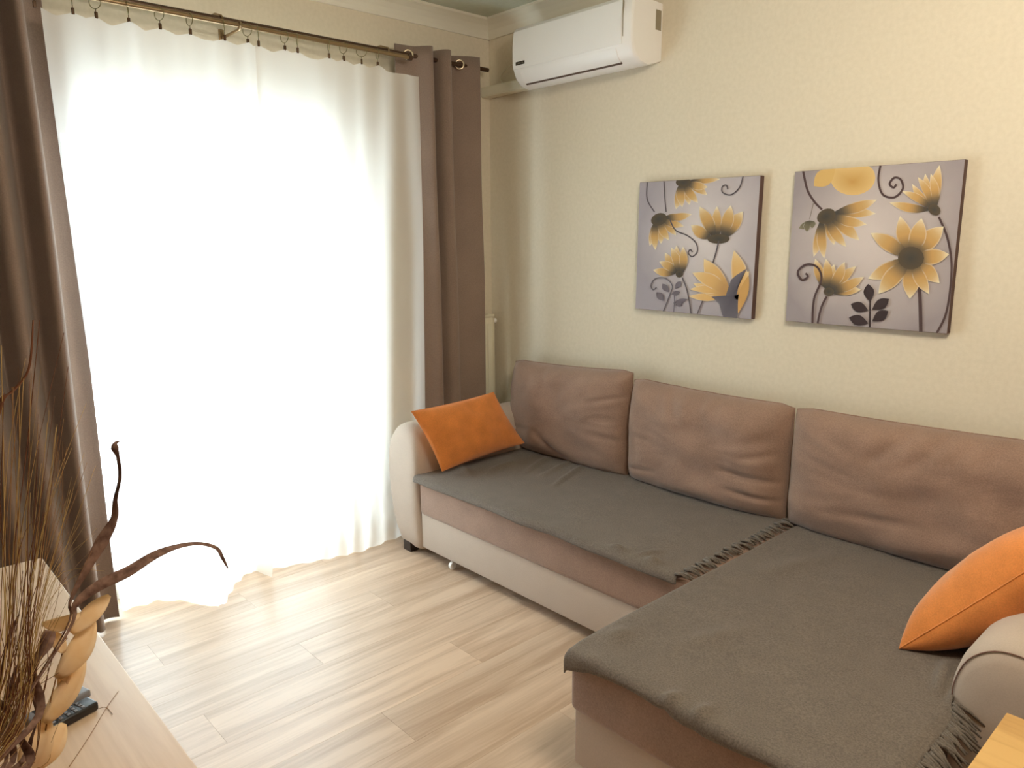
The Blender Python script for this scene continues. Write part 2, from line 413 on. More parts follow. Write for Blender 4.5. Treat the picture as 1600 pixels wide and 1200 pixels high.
hemR = [(0, (.06, -1.50)), (.1, (.075, -1.44)), (.35, (.15, -1.20)), (.6, (.19, -1.02)), (.75, (.165, -.86)), (1, (.15, -.60))]
o = sheet('sheer_curtain', 130, 70, sheer_fn((-2.15, -1.385), hemL, 5.5, 1.3, ring_y), M['sheer'])
tag(o, 'left white sheer panel with hem crumpled forward on the floor', 'curtain', 'white sheer curtains')
o = sheet('sheer_curtain', 130, 70, sheer_fn((-1.40, -.60), hemR, 6.3, 4.1, ring_y), M['sheer'])
tag(o, 'right white sheer panel hanging beside the beige sofa arm', 'curtain', 'white sheer curtains')

def drape(path, ztop, zbot, nt, bend=None):
    P = catmull([(x, y, 0) for y, x in path], 6)
    n = len(P)-1
    vs = []
    for j in range(nt+1):
        t = j/nt; z = ztop+(zbot-ztop)*t
        for i, p in enumerate(P):
            x, y = p.x, p.y
            if bend: x, y = bend(x, y, t, i/n)
            vs.append((x, y, z))
    fs = [(j*(n+1)+i, j*(n+1)+i+1, (j+1)*(n+1)+i+1, (j+1)*(n+1)+i) for j in range(nt) for i in range(n)]
    return vs, fs
# right drape
pr = [(-.665, .085), (-.61, .092), (-.565, .10), (-.535, .135), (-.505, .16), (-.48, .135), (-.465, .08), (-.455, .05), (-.44, .085), (-.425, .135), (-.40, .16), (-.375, .145), (-.355, .10), (-.34, .065), (-.31, .075), (-.27, .10), (-.22, .125), (-.18, .135)]
dr = thing('drape', 'taupe eyelet drape bunched to the right of the sheers near the corner', 'curtain', 'taupe blackout drapes')
def bend_r(x, y, t, u):
    k = sm((t-.25)/.25); x = x*(1-k) + (.098+(x-.05)*.62)*k; x += .006*math.sin(u*8+t*3)*t; y += .03*t*(1-u)*.6
    return x, y
vs, fs = drape(pr, ZB+.045, .02, 40, bend_r)
c = mesh('cloth', vs, fs, M['drape'], dr, True); md = c.modifiers.new('s', 'SOLIDIFY'); md.thickness = .004; md.offset = 0
def eyelet(parent, p, n):
    b = MB(); b.torus(p, n, .021, .0045, 24, 8); b.build('eyelet', M['eyelet'], parent, True)
eyelet(dr, (.107, -.603, ZB), (.9, -.55, 0)); eyelet(dr, (.108, -.292, ZB), (.85, -.6, 0))
eyelet(dr, (.105, -.475, ZB), (.5, 1, 0)); eyelet(dr, (.105, -.352, ZB), (.5, 1, 0))
# left drape
pl = []
ys = -2.125
amp = [(.0, .06), (.055, .16)]
pl = [(-2.116, .060), (-2.14, .052), (-2.165, .055), (-2.183, .075), (-2.190, .12), (-2.197, .155), (-2.217, .165), (-2.235, .11), (-2.25, .065), (-2.27, .06), (-2.295, .12), (-2.315, .16), (-2.34, .15), (-2.36, .09), (-2.38, .055), (-2.405, .10), (-2.43, .155), (-2.455, .15), (-2.48, .08), (-2.505, .055), (-2.53, .11), (-2.56, .155), (-2.59, .13), (-2.62, .07), (-2.65, .06), (-2.69, .12), (-2.72, .15)]
dl = thing('drape', 'taupe eyelet drape at the left edge behind the dried arrangement', 'curtain', 'taupe blackout drapes')
def bend_l(x, y, t, u):
    x2 = x + .03*t + .012*math.sin(u*14+t*2.2)*t
    y2 = y + .03*t + .012*math.sin(t*5+u*5)*t
    return x2, y2
vs, fs = drape(pl, ZB+.045, .012, 40, bend_l)
c = mesh('cloth', vs, fs, M['drape'], dl, True); md = c.modifiers.new('s', 'SOLIDIFY'); md.thickness = .004; md.offset = 0
for y in (-2.153, -2.236, -2.29, -2.36, -2.405): eyelet(dl, (.106, y, ZB), (.3, 1, 0))

# ------------------------------------------------------------------ radiator behind the drape
rd = thing('radiator', 'cream panel radiator in the corner behind the taupe drape', 'radiator')
b = MB(); ry0, ry1, rz0, rz1 = -.44, -.052, .30, 1.09
b.box((.018, ry0, rz0), (.072, ry1, rz1-.012), .006)
ny = 9; 
for k in range(ny):
    y = ry0+.03+(ry1-ry0-.06)*k/(ny-1); b.box((.070, y-.013, rz0+.03), (.078, y+.013, rz1-.05), .003)
auto_smooth(b.build('panel', M['rad'], rd))
b = MB(); b.box((.015, ry0-.003, rz1-.016), (.079, ry1+.004, rz1), .003); b.box((.017, ry1, rz0), (.077, ry1+.004, rz1-.01), .002); auto_smooth(b.build('top_cover', M['rad'], rd))
b = MB(); b.tube([(.05, ry1, rz1-.04), (.05, ry1+.02, rz1-.04)], .007, 10); b.tube([(.05, ry1+.014, rz1-.04), (.05, ry1+.034, rz1-.04)], .013, 12); auto_smooth(b.build('valve', M['pvc'], rd))
for y in (ry0+.08, ry1-.08):
    b = MB(); b.box((.001, y-.015, rz0+.1), (.018, y+.015, rz1-.1)); b.build('wall_bracket', M['rad'], rd)

# ------------------------------------------------------------------ air conditioner
ac = thing('air_conditioner', 'white split air conditioner mounted high on the sofa wall', 'air conditioner', loc=(0, 0, 0))
ax0, ax1 = .405, 1.135
prof = [(0, 2.49), (-.15, 2.494), (-.185, 2.488), (-.20, 2.47), (-.208, 2.41), (-.208, 2.33), (-.203, 2.295), (-.185, 2.258), (-.15, 2.232), (-.10, 2.222), (-.04, 2.238), (0, 2.25)]
def acsweep(name, x0, x1, prof, m, inset=.0):
    xs = [(x0, .93), (x0+.006, .975), (x0+.02, 1), (x1-.02, 1), (x1-.006, .975), (x1, .93)]
    cz = 2.36; cy = 0
    vs = []
    for x, s in xs:
        for y, z in prof: vs.append((x, cy+y*s if y < 0 else y, cz+(z-cz)*(1-(1-s)*.6)))
    n = len(prof); fs = [(i*n+k, i*n+(k+1) % n, (i+1)*n+(k+1) % n, (i+1)*n+k) for i in range(len(xs)-1) for k in range(n)]
    fs += [tuple(range(n)), tuple((len(xs)-1)*n+k for k in range(n))[::-1]]
    return auto_smooth(mesh(name, vs, fs, m, ac), 35)
acsweep('housing', ax0, ax1, prof, M['pvc'])
# front panel slightly proud
fp = [(-.150, 2.4955), (-.187, 2.4905), (-.204, 2.473), (-.2125, 2.41), (-.2125, 2.33), (-.2085, 2.303), (-.203, 2.303), (-.203, 2.41), (-.18, 2.48), (-.150, 2.489)]
def strip(name, prof, x0, x1, m, parent):
    vs = [(x, y, z) for x in (x0, x1) for y, z in prof]; n = len(prof)
    fs = [(k, (k+1) % n, n+(k+1) % n, n+k) for k in range(n)]+[tuple(range(n)), tuple(range(n, 2*n))[::-1]]
    return auto_smooth(mesh(name, vs, fs, m, parent), 35)
fpo = strip('front_panel', fp, ax0+.012, ax1-.05, M['pvc'], ac)
flp = [(-.2045, 2.296), (-.2035, 2.288), (-.187, 2.254), (-.168, 2.2385), (-.165, 2.241), (-.185, 2.26), (-.200, 2.29)]
strip('louvre', flp, ax0+.055, ax1-.085, M['pvc'], ac)
sl = [(-.1685, 2.2395), (-.158, 2.2330), (-.157, 2.2375), (-.167, 2.244)]
strip('air_slot', sl, ax0+.055, ax1-.085, M['slit'], ac)
b = MB(); b.box((.440, -.2145, 2.318), (.500, -.2120, 2.333), .0008); bd = b.build('badge', M['dark'], ac); bd['label'] = 'small dark badge with pale worn lettering'
b = MB()
for k in range(5): b.box((.446+k*.0105, -.2149, 2.322), (.452+k*.0105, -.2144, 2.3245)); b.box((.446+k*.0105, -.2149, 2.3265), (.4475+k*.0105, -.2144, 2.3295))
b.build('badge_marks', M['lbl'], bd)
b = MB(); b.box((ax1-.001, -.045, 2.375), (ax1+.0012, -.008, 2.455)); o = b.build('side_label', M['lbl'], ac); o['label'] = 'grey sticker on the right end'
b = MB(); b.box((ax1-.045, -.2105, 2.33), (ax1-.043, -.203, 2.47)); b.build('panel_gap', M['lbl'], ac)
# pipe duct
dc = thing('pipe_duct', 'cream plastic pipe duct between the air conditioner and the corner', 'duct')
b = MB(); b.box((.002, -.058, 2.248), (.405, -.001, 2.300), .004); auto_smooth(b.build('duct_body', M['rad'], dc))
b = MB(); b.box((.002, -.061, 2.253), (.404, -.056, 2.295), .002); auto_smooth(b.build('duct_cover', M['rad'], dc))
b = MB(); b.tube(catmull([(.12, -.004, 2.300), (.10, -.008, 2.34), (.13, -.008, 2.37), (.20, -.006, 2.395), (.40, -.006, 2.41)], 6), .0022, 6)
tag(b.build('cable', M['rad'], None, True), 'thin cream cable looping from the pipe duct to the air conditioner', 'cable')

# ------------------------------------------------------------------ pictures
def homog(src, dst):
    A = []; B = []
    for (x, y), (u, v) in zip(src, dst):
        A.append([x, y, 1, 0, 0, 0, -u*x, -u*y]); B.append(u)
        A.append([0, 0, 0, x, y, 1, -v*x, -v*y]); B.append(v)
    return np.append(np.linalg.solve(np.array(A, float), np.array(B, float)), 1).reshape(3, 3)
CD, CG, CT = (74, 70, 66), (200, 158, 98), (240, 230, 200)
class Art:
    def __init__(s, root, w, h, src):
        s.root = root; s.w = w; s.h = h; s.H = homog(src, [(0, 0), (1, 0), (1, 1), (0, 1)]); s.d = .0004
    def uv(s, p):
        q = s.H @ np.array([p[0], p[1], 1.0]); return np.array([min(1, max(0, q[0]/q[2])), min(1, max(0, q[1]/q[2]))])
    def pt(s, q): return ((q[0]-.5)*s.w, -.031-s.d, (.5-q[1])*s.h)
    def emit(s, name, V, F, C):
        verts = [s.pt(s.uv(p)) for p in V]
        mesh(name, verts, F, M['art'], s.root, False, None, [rgb(*c) for c in C]); s.d += .00012
    def petal(s, V, F, C, base, tip, w, cols, bend=0, n=9, wpos=.55):
        base = np.array(base, float); tip = np.array(tip, float); d = tip-base; L = np.hypot(*d); d /= L; nn = np.array([-d[1], d[0]])
        i0 = len(V)
        for k in range(n+1):
            t = k/n; c = base + d*L*t + nn*bend*math.sin(t*PI)
            ww = w*(math.sin(PI*min(1, (t/wpos)*.5)) if t < wpos else math.cos(PI/2*((t-wpos)/(1-wpos)))**.9)*.5
            ww = max(ww, .8)
            if t < .5: k2 = max(0, t-.14)/.36; cc = [cols[0][j]+(cols[1][j]-cols[0][j])*min(1, k2**1.2) for j in range(3)]
            else: k2 = (t-.5)/.5; cc = [cols[1][j]+(cols[2][j]-cols[1][j])*k2**2.2 for j in range(3)]
            edge = [min(255, x*.5+238*.5) for x in cc] if t > .35 else cc
            for sgn in (-1, -.8, 0, .8, 1):
                V.append(c+nn*ww*sgn); C.append(edge if abs(sgn) == 1 else cc)
        for k in range(n):
            for j in range(4):
                a = i0+k*5+j; F.append((a, a+1, a+6, a+5))
    def flower(s, base, tips, w, cols=(CD, CG, CT), dome=None, bend=8, name='painted_flower', wpos=.55):
        V, F, C = [], [], []
        order = sorted(range(len(tips)), key=lambda i: (i % 2, i))
        off = 0
        for i in order:
            bs = base if not dome else (base[0]+(dome[2]*(i/(max(1, len(tips)-1))-.5)), base[1]+(dome[3]*(i/(max(1, len(tips)-1))-.5)))
            V2, F2, C2 = [], [], []
            s.petal(V2, F2, C2, bs, tips[i], w if not hasattr(w, '__len__') else w[i], cols, bend*(1 if i % 2 else -1), wpos=wpos)
            s.emit('petal_tmp', V2, F2, C2); o = bpy.data.objects['petal_tmp'] if 'petal_tmp' in bpy.data.objects else None
            if off == 0: first = o; first.name = name; off = 1
            else:
                o.name = 'painted_petal'; o.parent = first
        if dome:
            s.blob(base, dome[0], dome[1], dome[4] if len(dome) > 4 else 0, CD, first)
        return first
    def blob(s, c, rx, ry, rot, col, parent=None):
        V = [c]; C = [col]; n = 18
        for k in range(n):
            t = 2*PI*k/n; x, y = rx*.78*math.cos(t), ry*.78*math.sin(t)
            V.append((c[0]+x*math.cos(rot)-y*math.sin(rot), c[1]+x*math.sin(rot)+y*math.cos(rot))); C.append(tuple(a*.6+b*.4 for a, b in zip(col, (120, 96, 60))))
        F = [(0, 1+k, 1+(k+1) % n) for k in range(n)]
        s.emit('painted_heart', V, F, C)
        if parent: [x for x in s.root.children if x.name.startswith('painted_heart')][-1].parent = parent
    def line(s, pts, w, col, name='painted_stem'):
        P = [np.array(p[:2]) for p in catmull([(x, y, 0) for x, y in pts], 7)]; V, F, C = [], [], []
        for i, p in enumerate(P):
            d = P[min(i+1, len(P)-1)]-P[max(i-1, 0)]; d = d/(np.hypot(*d)+1e-9); n = np.array([-d[1], d[0]])*w/2
            V += [p-n, p+n]; C += [col, col]
            if i: F.append((2*i-2, 2*i-1, 2*i+1, 2*i))
        s.emit(name, V, F, C)
    def poly(s, pts, col, name, c2=None):
        n = len(pts); c = (sum(p[0] for p in pts)/n, sum(p[1] for p in pts)/n)
        s.emit(name, [c]+list(pts), [(0, 1+k, 1+(k+1) % n) for k in range(n)], [c2 or col]+[col]*n)
    def leaf(s, base, tip, w, col, name='painted_leaf'):
        V, F, C = [], [], []; s.petal(V, F, C, base, tip, w, (col, col, col), 0); s.emit(name, V, F, [col]*len(C))
def canvas(label, x0, x1, z0, z1, rot, bg):
    w, h = x1-x0, z1-z0
    t = thing('canvas_picture', label, 'picture', 'canvas flower pictures', loc=((x0+x1)/2, 0, (z0+z1)/2)); t.rotation_euler = (0, rot, 0)
    b = MB(); b.box((-w/2, -.0300, -h/2), (w/2, -.001, h/2), .0015); o = auto_smooth(b.build('stretched_canvas', M['canvas_side'], t))
    b = MB(); b.add([(-w/2+.001, -.0312, -h/2+.001), (w/2-.001, -.0312, -h/2+.001), (w/2-.001, -.0312, h/2-.001), (-w/2+.001, -.0312, h/2-.001), (-w/2+.001, -.0298, -h/2+.001), (w/2-.001, -.0298, -h/2+.001), (w/2-.001, -.0298, h/2-.001), (-w/2+.001, -.0298, h/2-.001)],
                    [(0, 1, 2, 3), (0, 4, 5, 1), (1, 5, 6, 2), (2, 6, 7, 3), (3, 7, 4, 0)])
    b.build('printed_face', bg, t)
    return t, w, h
bg1 = artbg('art_background', rgb(218, 208, 206), rgb(168, 160, 166), None, .06, .05)
bg2 = artbg('art_background_mauve', rgb(214, 202, 198), rgb(160, 150, 152), None, .0, .02)
t, w, h = canvas('smaller-looking canvas of golden flowers on grey, nearer the window', 1.057, 1.652, 1.177, 1.745, .012, bg1)
A = Art(t, w, h, [(95, 108), (945, 70), (870, 1105), (60, 1022)])
gs = (96, 88, 92)
A.flower((405, 112), [(350, 305), (395, 292), (445, 275), (505, 262), (570, 205), (575, 150), (662, 92)], 62, dome=(70, 44, 50, 0))
A.line([(150, 108), (148, 230), (200, 325)], 9, gs); A.line([(268, 103), (274, 230), (282, 325)], 8, gs)
A.flower((232, 378), [(165, 570), (205, 600), (245, 555), (300, 530), (350, 495), (405, 430), (425, 375), (462, 345)], 58, dome=(75, 55, 60, -20, -.4))
A.line([(310, 385), (350, 460), (430, 498), (490, 550), (500, 615), (465, 650), (437, 625), (450, 600), (466, 618)], 9, gs)
A.flower((650, 525), [(458, 425), (520, 290), (640, 290), (738, 285), (820, 330)], [86, 90, 70, 88, 96], dome=(100, 44, 90, 0), bend=6)
A.line([(652, 540), (635, 610), (612, 690), (598, 750)], 10, gs)
A.line([(826, 72), (800, 155), (740, 207), (682, 190), (680, 148), (708, 138), (718, 168)], 9, gs)
A.flower((375, 775), [(190, 745), (235, 685), (275, 620), (320, 585), (355, 570), (402, 580)], 62, dome=(34, 34, 30, 20))
A.line([(395, 800), (430, 900), (456, 1062)], 8, gs)
A.line([(260, 1046), (305, 930), (325, 860), (280, 808), (210, 806), (176, 850), (190, 888), (214, 870)], 8, (112, 106, 112))
for bs, tp, ww in [((300, 905), (255, 845), 44), ((268, 968), (215, 905), 48), ((345, 880), (388, 828), 40), ((320, 920), (380, 905), 34), ((330, 985), (430, 958), 34), ((345, 995), (395, 1000), 26)]:
    A.leaf(bs, tp, ww, (116, 108, 116))
A.line([(335, 1050), (340, 960), (335, 900)], 6, (116, 108, 116))
A.line([(552, 938), (525, 1000), (500, 1062)], 9, (110, 100, 104))
OR = ((186, 144, 92), (222, 178, 114), (238, 212, 164))
A.flower((770, 960), [(760, 610), (865, 760)], [110, 90], OR, bend=-30)
A.flower((735, 920), [(440, 935), (450, 885), (475, 845), (470, 768), (550, 668)], [60, 60, 75, 100, 120], OR, bend=14)
A.poly([(600, 940), (700, 932), (738, 820), (770, 790), (850, 738), (795, 840), (770, 960), (800, 960), (862, 900), (830, 980), (790, 1040), (775, 1098), (680, 1090), (655, 985)], (112, 106, 114), 'painted_calyx', (84, 80, 88))
A.leaf((785, 1060), (860, 790), 60, (206, 160, 96), 'painted_petal')
t, w, h = canvas('larger-looking canvas with a big gold daisy on mauve-grey, right of the other', 1.797, 2.378, 1.178, 1.746, 0, bg2)
A = Art(t, w, h, [(120, 150), (1175, 65), (1075, 1165), (75, 1092)])
gs = (84, 66, 66)
V = [(480+140*math.cos(a), 185+112*math.sin(a)) for a in [PI*k/12 for k in range(-3, 16)]]
A.poly([p for p in V], (224, 190, 128), 'painted_petal', (200, 154, 84)); A.leaf((370, 130), (240, 240), 105, (218, 180, 112), 'painted_petal')
A.line([(172, 148), (200, 265), (245, 340), (292, 388)], 14, gs)
A.flower((320, 430), [(245, 685), (310, 695), (370, 610), (445, 622), (525, 580), (570, 480), (625, 412), (632, 325)], [62, 62, 66, 66, 80, 66, 70, 70], dome=(78, 58, 70, -40, -.5), bend=10)
A.line([(240, 345), (228, 400), (216, 452)], 4, (120, 112, 100))
A.flower((218, 458), [(152, 508), (200, 528), (236, 505)], 44, ((96, 92, 78), (120, 114, 94), (140, 132, 110)), name='painted_bud')
A.line([(652, 108), (640, 200), (668, 290), (740, 308), (792, 255), (780, 198), (740, 184), (710, 222), (735, 247), (752, 225)], 13, gs)
A.flower((990, 385), [(712, 342), (790, 270), (850, 225), (885, 180), (930, 158), (965, 158), (1018, 105)], [60, 52, 52, 52, 56, 56, 70], dome=(52, 42, 20, 0, .6), bend=12)
A.line([(1018, 430), (1072, 560), (1100, 720), (1092, 900), (1065, 1050), (1012, 1162)], 14, gs)
A.line([(895, 820), (908, 950), (915, 1152)], 22, gs)
A.flower((850, 690), [(778, 428), (912, 440), (1048, 490), (1084, 665), (1026, 845), (962, 915), (845, 945), (652, 915), (586, 822), (598, 535)], [100, 108, 118, 100, 96, 80, 112, 108, 100, 100], dome=(104, 92, 0, 0), bend=5)
A.flower((345, 905), [(258, 700), (325, 700), (375, 735), (440, 718), (510, 745), (560, 812), (542, 892)], 66, dome=(42, 34, 20, 20))
A.line([(332, 935), (300, 1005), (278, 1106)], 13, gs)
A.line([(246, 1104), (255, 950), (298, 830), (272, 752), (205, 735), (152, 780), (178, 832), (214, 812), (200, 790)], 13, gs)
A.line([(602, 1126), (602, 950)], 11, (60, 48, 50))
for bs, tp, ww in [((600, 965), (588, 855), 66), ((590, 1020), (483, 982), 64), ((615, 1015), (718, 948), 64), ((592, 1102), (473, 1066), 66), ((618, 1085), (714, 1024), 64)]:
    A.leaf(bs, tp, ww, (64, 52, 54))

# ------------------------------------------------------------------ sofa
sofa = thing('corner_sofa', 'brown and beige L-shaped corner sofa with chaise along the wall', 'sofa')
def cushion_box(name, a, b, r, m, parent, bulge=0, n=(24, 12, 4), wr=0.0, seed=0):
    """rounded box with a softly crowned top"""
    mb = MB(); mb.box(a, b, r); o = mb.build(name, m, parent); auto_smooth(o, 50); return o
SF, SZ = -.855, .40      # seat front y, seat top z
# base
b = MB(); b.box((.442, SF+.012, .050), (1.975, -.04, .225), .006); b.box((1.972, -1.425, .050), (2.745, -.04, .225), .006)
auto_smooth(b.build('base', M['beige'], sofa))
cushion_box('seat_cushion', (.442, SF, .218), (1.962, -.04, SZ), .022, M['couch'], sofa)
cushion_box('chaise_cushion', (1.962, -1.440, .218), (2.752, -.04, SZ), .022, M['couch'], sofa)
b = MB(); b.box((.40, -.11, .03), (2.80, -.02, .70), .03); auto_smooth(b.build('backrest', M['beige'], sofa), 50)
def arm(name, prof, y0, y1):
    # prof: (x,z) loop; rounded front
    cx = sum(p[0] for p in prof)/len(prof); cz = sum(p[1] for p in prof)/len(prof)
    P = catmull([(x, 0, z) for x, z in prof]+[(prof[0][0], 0, prof[0][1])], 4)[:-1]
    rings = [(y0, .55), (y0+.003, .80), (y0+.012, .92), (y0+.03, .98), (y0+.055, 1.0), (y1, 1.0)]
    vs = []; n = len(P)
    for y, s in rings:
        for p in P:
            d = min(.05, 1)
            vs.append((cx+(p.x-cx)*s, y, max(.034, cz+(p.z-cz)*s)))
    fs = [(i*n+k, (i+1)*n+k, (i+1)*n+(k+1) % n, i*n+(k+1) % n) for i in range(len(rings)-1) for k in range(n)]
    fs += [tuple(range(n)), tuple((len(rings)-1)*n+k for k in range(n))[::-1]]
    o = mesh(name, vs, fs, M['beige'], sofa); auto_smooth(o, 50)
    # seam following the front outline
    sp = [(cx+(p.x-cx)*.925, y0+.0095, cz+(p.z-cz)*.925) for p in P if p.z > .16]
    return o, sp
la = [(.29, .03), (.235, .12), (.205, .24), (.190, .36), (.193, .48), (.222, .575), (.285, .632), (.36, .640), (.415, .60), (.437, .52), (.440, .40), (.440, .2), (.440, .03), (.36, .028)]
arm('armrest', la, -.868, -.03)
ral = [(2.758, .03), (2.755, .2), (2.750, .40), (2.750, .47), (2.775, .545), (2.83, .592), (2.90, .598), (2.965, .57), (3.00, .50), (3.005, .38), (2.99, .24), (2.955, .12), (2.90, .03), (2.83, .028)]
ao, sp = arm('armrest', ral, -.965, -.03)
i0 = max(range(len(sp)), key=lambda i: -sp[i][0]+0*sp[i][2]) 
top = [p for p in sp if p[2] > .34]; top.sort(key=lambda p: math.atan2(p[2]-.40, p[0]-2.88), reverse=True)
b = MB(); b.tube(top, .0016, 5); sm_ = b.build('arm_seam', M['seam'], ao, True)
for x, y in ((.33, -.83), (.33, -.10), (2.90, -.90), (2.05, -1.38), (2.68, -1.38), (2.9, -.1), (1.2, -.1)):
    b = MB(); b.box((x-.03, y-.025, 0), (x+.03, y+.025, .052), .003); b.build('foot', M['foot'], sofa)
p = at(693, 893, 2, 0)
b = MB(); b.tube([(p.x, SF+.03, .018), (p.x+.016, SF+.03, .018)], .017, 14); b.tube([(p.x+.008, SF+.03, .02), (p.x+.008, SF+.03, .045)], .006, 8); o = auto_smooth(b.build('caster', M['pvc'], sofa)); o['label'] = 'small white caster wheel under the base'

# cushions
def softbox(name, corners, tf, tb, p_edge, pinch, nrm, m, seed, parent=None, n=30, wr=.006, ex=.4, sag=0, folds=()):
    """corners BL, BR, TR, TL; front/back thickness; closed puffy shape"""
    A_, B_, C_, D_ = [Vector(c) for c in corners]; nrm = Vector(nrm).normalized()
    def P(u, v, side):
        uu = u*(1-pinch*(1-v*v)); vv = v*(1-pinch*(1-u*u))
        s, t = (uu+1)/2, (vv+1)/2
        q = A_*(1-s)*(1-t)+B_*s*(1-t)+C_*s*t+D_*(1-s)*t
        q = q + Vector((0, 0, -sag*(1-u*u)*max(0, v)))
        if sag: q = q + Vector((0, 0, -.012*max(0, abs(u)-.86)/.14*max(0, v)))
        th = ((1-abs(u)**p_edge)*(1-abs(v)**p_edge))**ex
        amt = (tf if side > 0 else -tb)*th
        e = max(abs(u), abs(v))
        w = wr*noise.noise(Vector((u*2.3+seed, v*2.6, side*1.7+seed)))*th
        ang = math.atan2(v, u)
        w += wr*.22*noise.noise(Vector((math.cos(ang)*7+seed, math.sin(ang)*7, e*1.5)))*th*min(1, e*1.6)
        fold = noise.ridged_multi_fractal(Vector((u*1.6+v*.6+seed*3, v*.9, seed)), .8, 2.2, 3, 1.0, 2.0) - 1.0
        w += wr*.16*fold*th*(.3+.7*e)
        for (fa, fb, fc, fd, fwid, fh) in folds:
            if side > 0:
                dx, dy = fc-fa, fd-fb; tt = max(0, min(1, ((u-fa)*dx+(v-fb)*dy)/(dx*dx+dy*dy)))
                w += fh*math.exp(-(((u-fa-dx*tt)**2+(v-fb-dy*tt)**2)/fwid**2))*math.sin(PI*(.15+.7*tt))
        return q + nrm*(amt + w)
    def g(i):
        x = -1+2*i/n; return math.copysign(1-(1-abs(x))**1.5, x) if False else math.sin(x*PI/2)
    vs = []; idx = {}
    for side in (1, -1):
        for j in range(n+1):
            for i in range(n+1):
                if side == -1 and (i in (0, n) or j in (0, n)): idx[(side, i, j)] = idx[(1, i, j)]; continue
                idx[(side, i, j)] = len(vs); vs.append(P(g(i), g(j), side))
    fs = []
    for side in (1, -1):
        for j in range(n):
            for i in range(n):
                q = [idx[(side, i, j)], idx[(side, i+1, j)], idx[(side, i+1, j+1)], idx[(side, i, j+1)]]
                fs.append(tuple(q if side > 0 else q[::-1]))
    o = mesh(name, vs, fs, m, parent, True)
    return o, P
def seamline(P, parent, m, r=.003, edges='BRTL', n=24):
    b = MB(); pts = []
    E = {'B': [(-1+2*k/n, -1) for k in range(n)], 'R': [(1, -1+2*k/n) for k in range(n)], 'T': [(1-2*k/n, 1) for k in range(n)], 'L': [(-1, 1-2*k/n) for k in range(n+1)]}
    for e in edges: pts += [P(math.sin(u*PI/2), math.sin(v*PI/2), 1) for u, v in E[e]]
    b.tube(pts, r, 6); return b.build('piping', m, parent, True)
ytop, yb = -.115, -.135
FOLDS = [[(.98, .55, .55, .42, .04, -.014), (.95, .1, .62, .12, .04, -.010), (.95, -.3, .6, -.2, .05, -.012), (.1, -.85, -.3, -.4, .05, -.014), (-.3, .95, -.2, .55, .04, -.008), (-.95, -.5, -.5, -.4, .05, -.01)],
         [(-.38, .98, -.22, .5, .035, -.014), (-.2, .98, -.05, .5, .035, .010), (.02, .98, .1, .55, .03, -.014), (.22, .95, .28, .62, .03, -.010), (.95, -.3, .35, -.25, .05, -.016), (.95, -.62, .45, -.55, .05, -.016), (.92, .2, .6, .05, .05, -.010), (-.9, -.7, -.5, -.6, .05, -.010)],
         [(-.1, .97, -.32, .45, .03, -.012), (.04, .97, -.16, .45, .03, .010), (.16, .97, -.02, .45, .03, -.012), (.34, .95, .2, .6, .03, -.010), (.5, .95, .4, .65, .03, -.008), (-.6, -.5, 0, -.35, .07, -.010)]]
cu = [('left', at(806, 560, 1, ytop), at(990, 578, 1, ytop), .418, 'left back cushion of three, behind the small orange cushion'),
      ('mid', at(992, 588, 1, ytop), at(1243, 632, 1, ytop), 1.172, 'middle back cushion of three, creased along its top'),
      ('right', at(1246, 633, 1, ytop), None, 1.955, 'right and widest back cushion, standing behind the chaise')]
for k, (nm, a, c, xl, lab) in enumerate(cu):
    z0 = .405
    if c is None: xa, xb, za, zb = a.x, 2.86, a.z, a.z+.02
    else: xa, xb, za, zb = a.x, c.x, a.z, c.z
    t = thing('back_cushion', lab, 'cushion', 'brown back cushions on the sofa')
    o, P = softbox('cushion_cover', [(xa+.004, yb, z0), (xb-.004, yb, z0), (xb-.002, ytop, zb-.004), (xa+.002, ytop, za-.004)], .112, .085, 4, -.004, (0, -1, -.05), M['couch'], 3.7*k+1, t, 64, .020, .5, sag=.010, folds=FOLDS[k])
    seamline(P, t, M['couch'], .0035)

# orange pillows
t = thing('throw_pillow', 'small rectangular orange pillow leaning on the left sofa arm', 'pillow', 'orange pillows')
TLp, TRp, BRp, BLp = at(643, 643, 0, .475), at(771, 613, 0, .475), at(819, 692, 0, .545), at(691, 736, 0, .545)
o, P = softbox('pillow_cover', [BLp, BRp, TRp, TLp], .055, .035, 2, .045, (1, -.05, .22), M['orange'], 9.1, t, 34, .008, .55)
seamline(P, t, M['orange'], .0022)
t = thing('throw_pillow', 'large plump orange pillow at the right edge leaning on the chaise arm', 'pillow', 'orange pillows')
A3 = Vector((2.585, -.815, .418)); B3 = Vector((2.90, -.76, .79)); e2 = Vector((.15, .37, .0))
D3 = A3+e2; C3 = B3+e2+Vector((0, 0, .01))
o, P = softbox('pillow_cover', [A3, B3, C3, D3], .135, .085, 2.4, .05, (B3-A3).cross(e2)*1, M['orange'], 4.4, t, 36, .012, .44)
seamline(P, t, M['orange'], .0022)

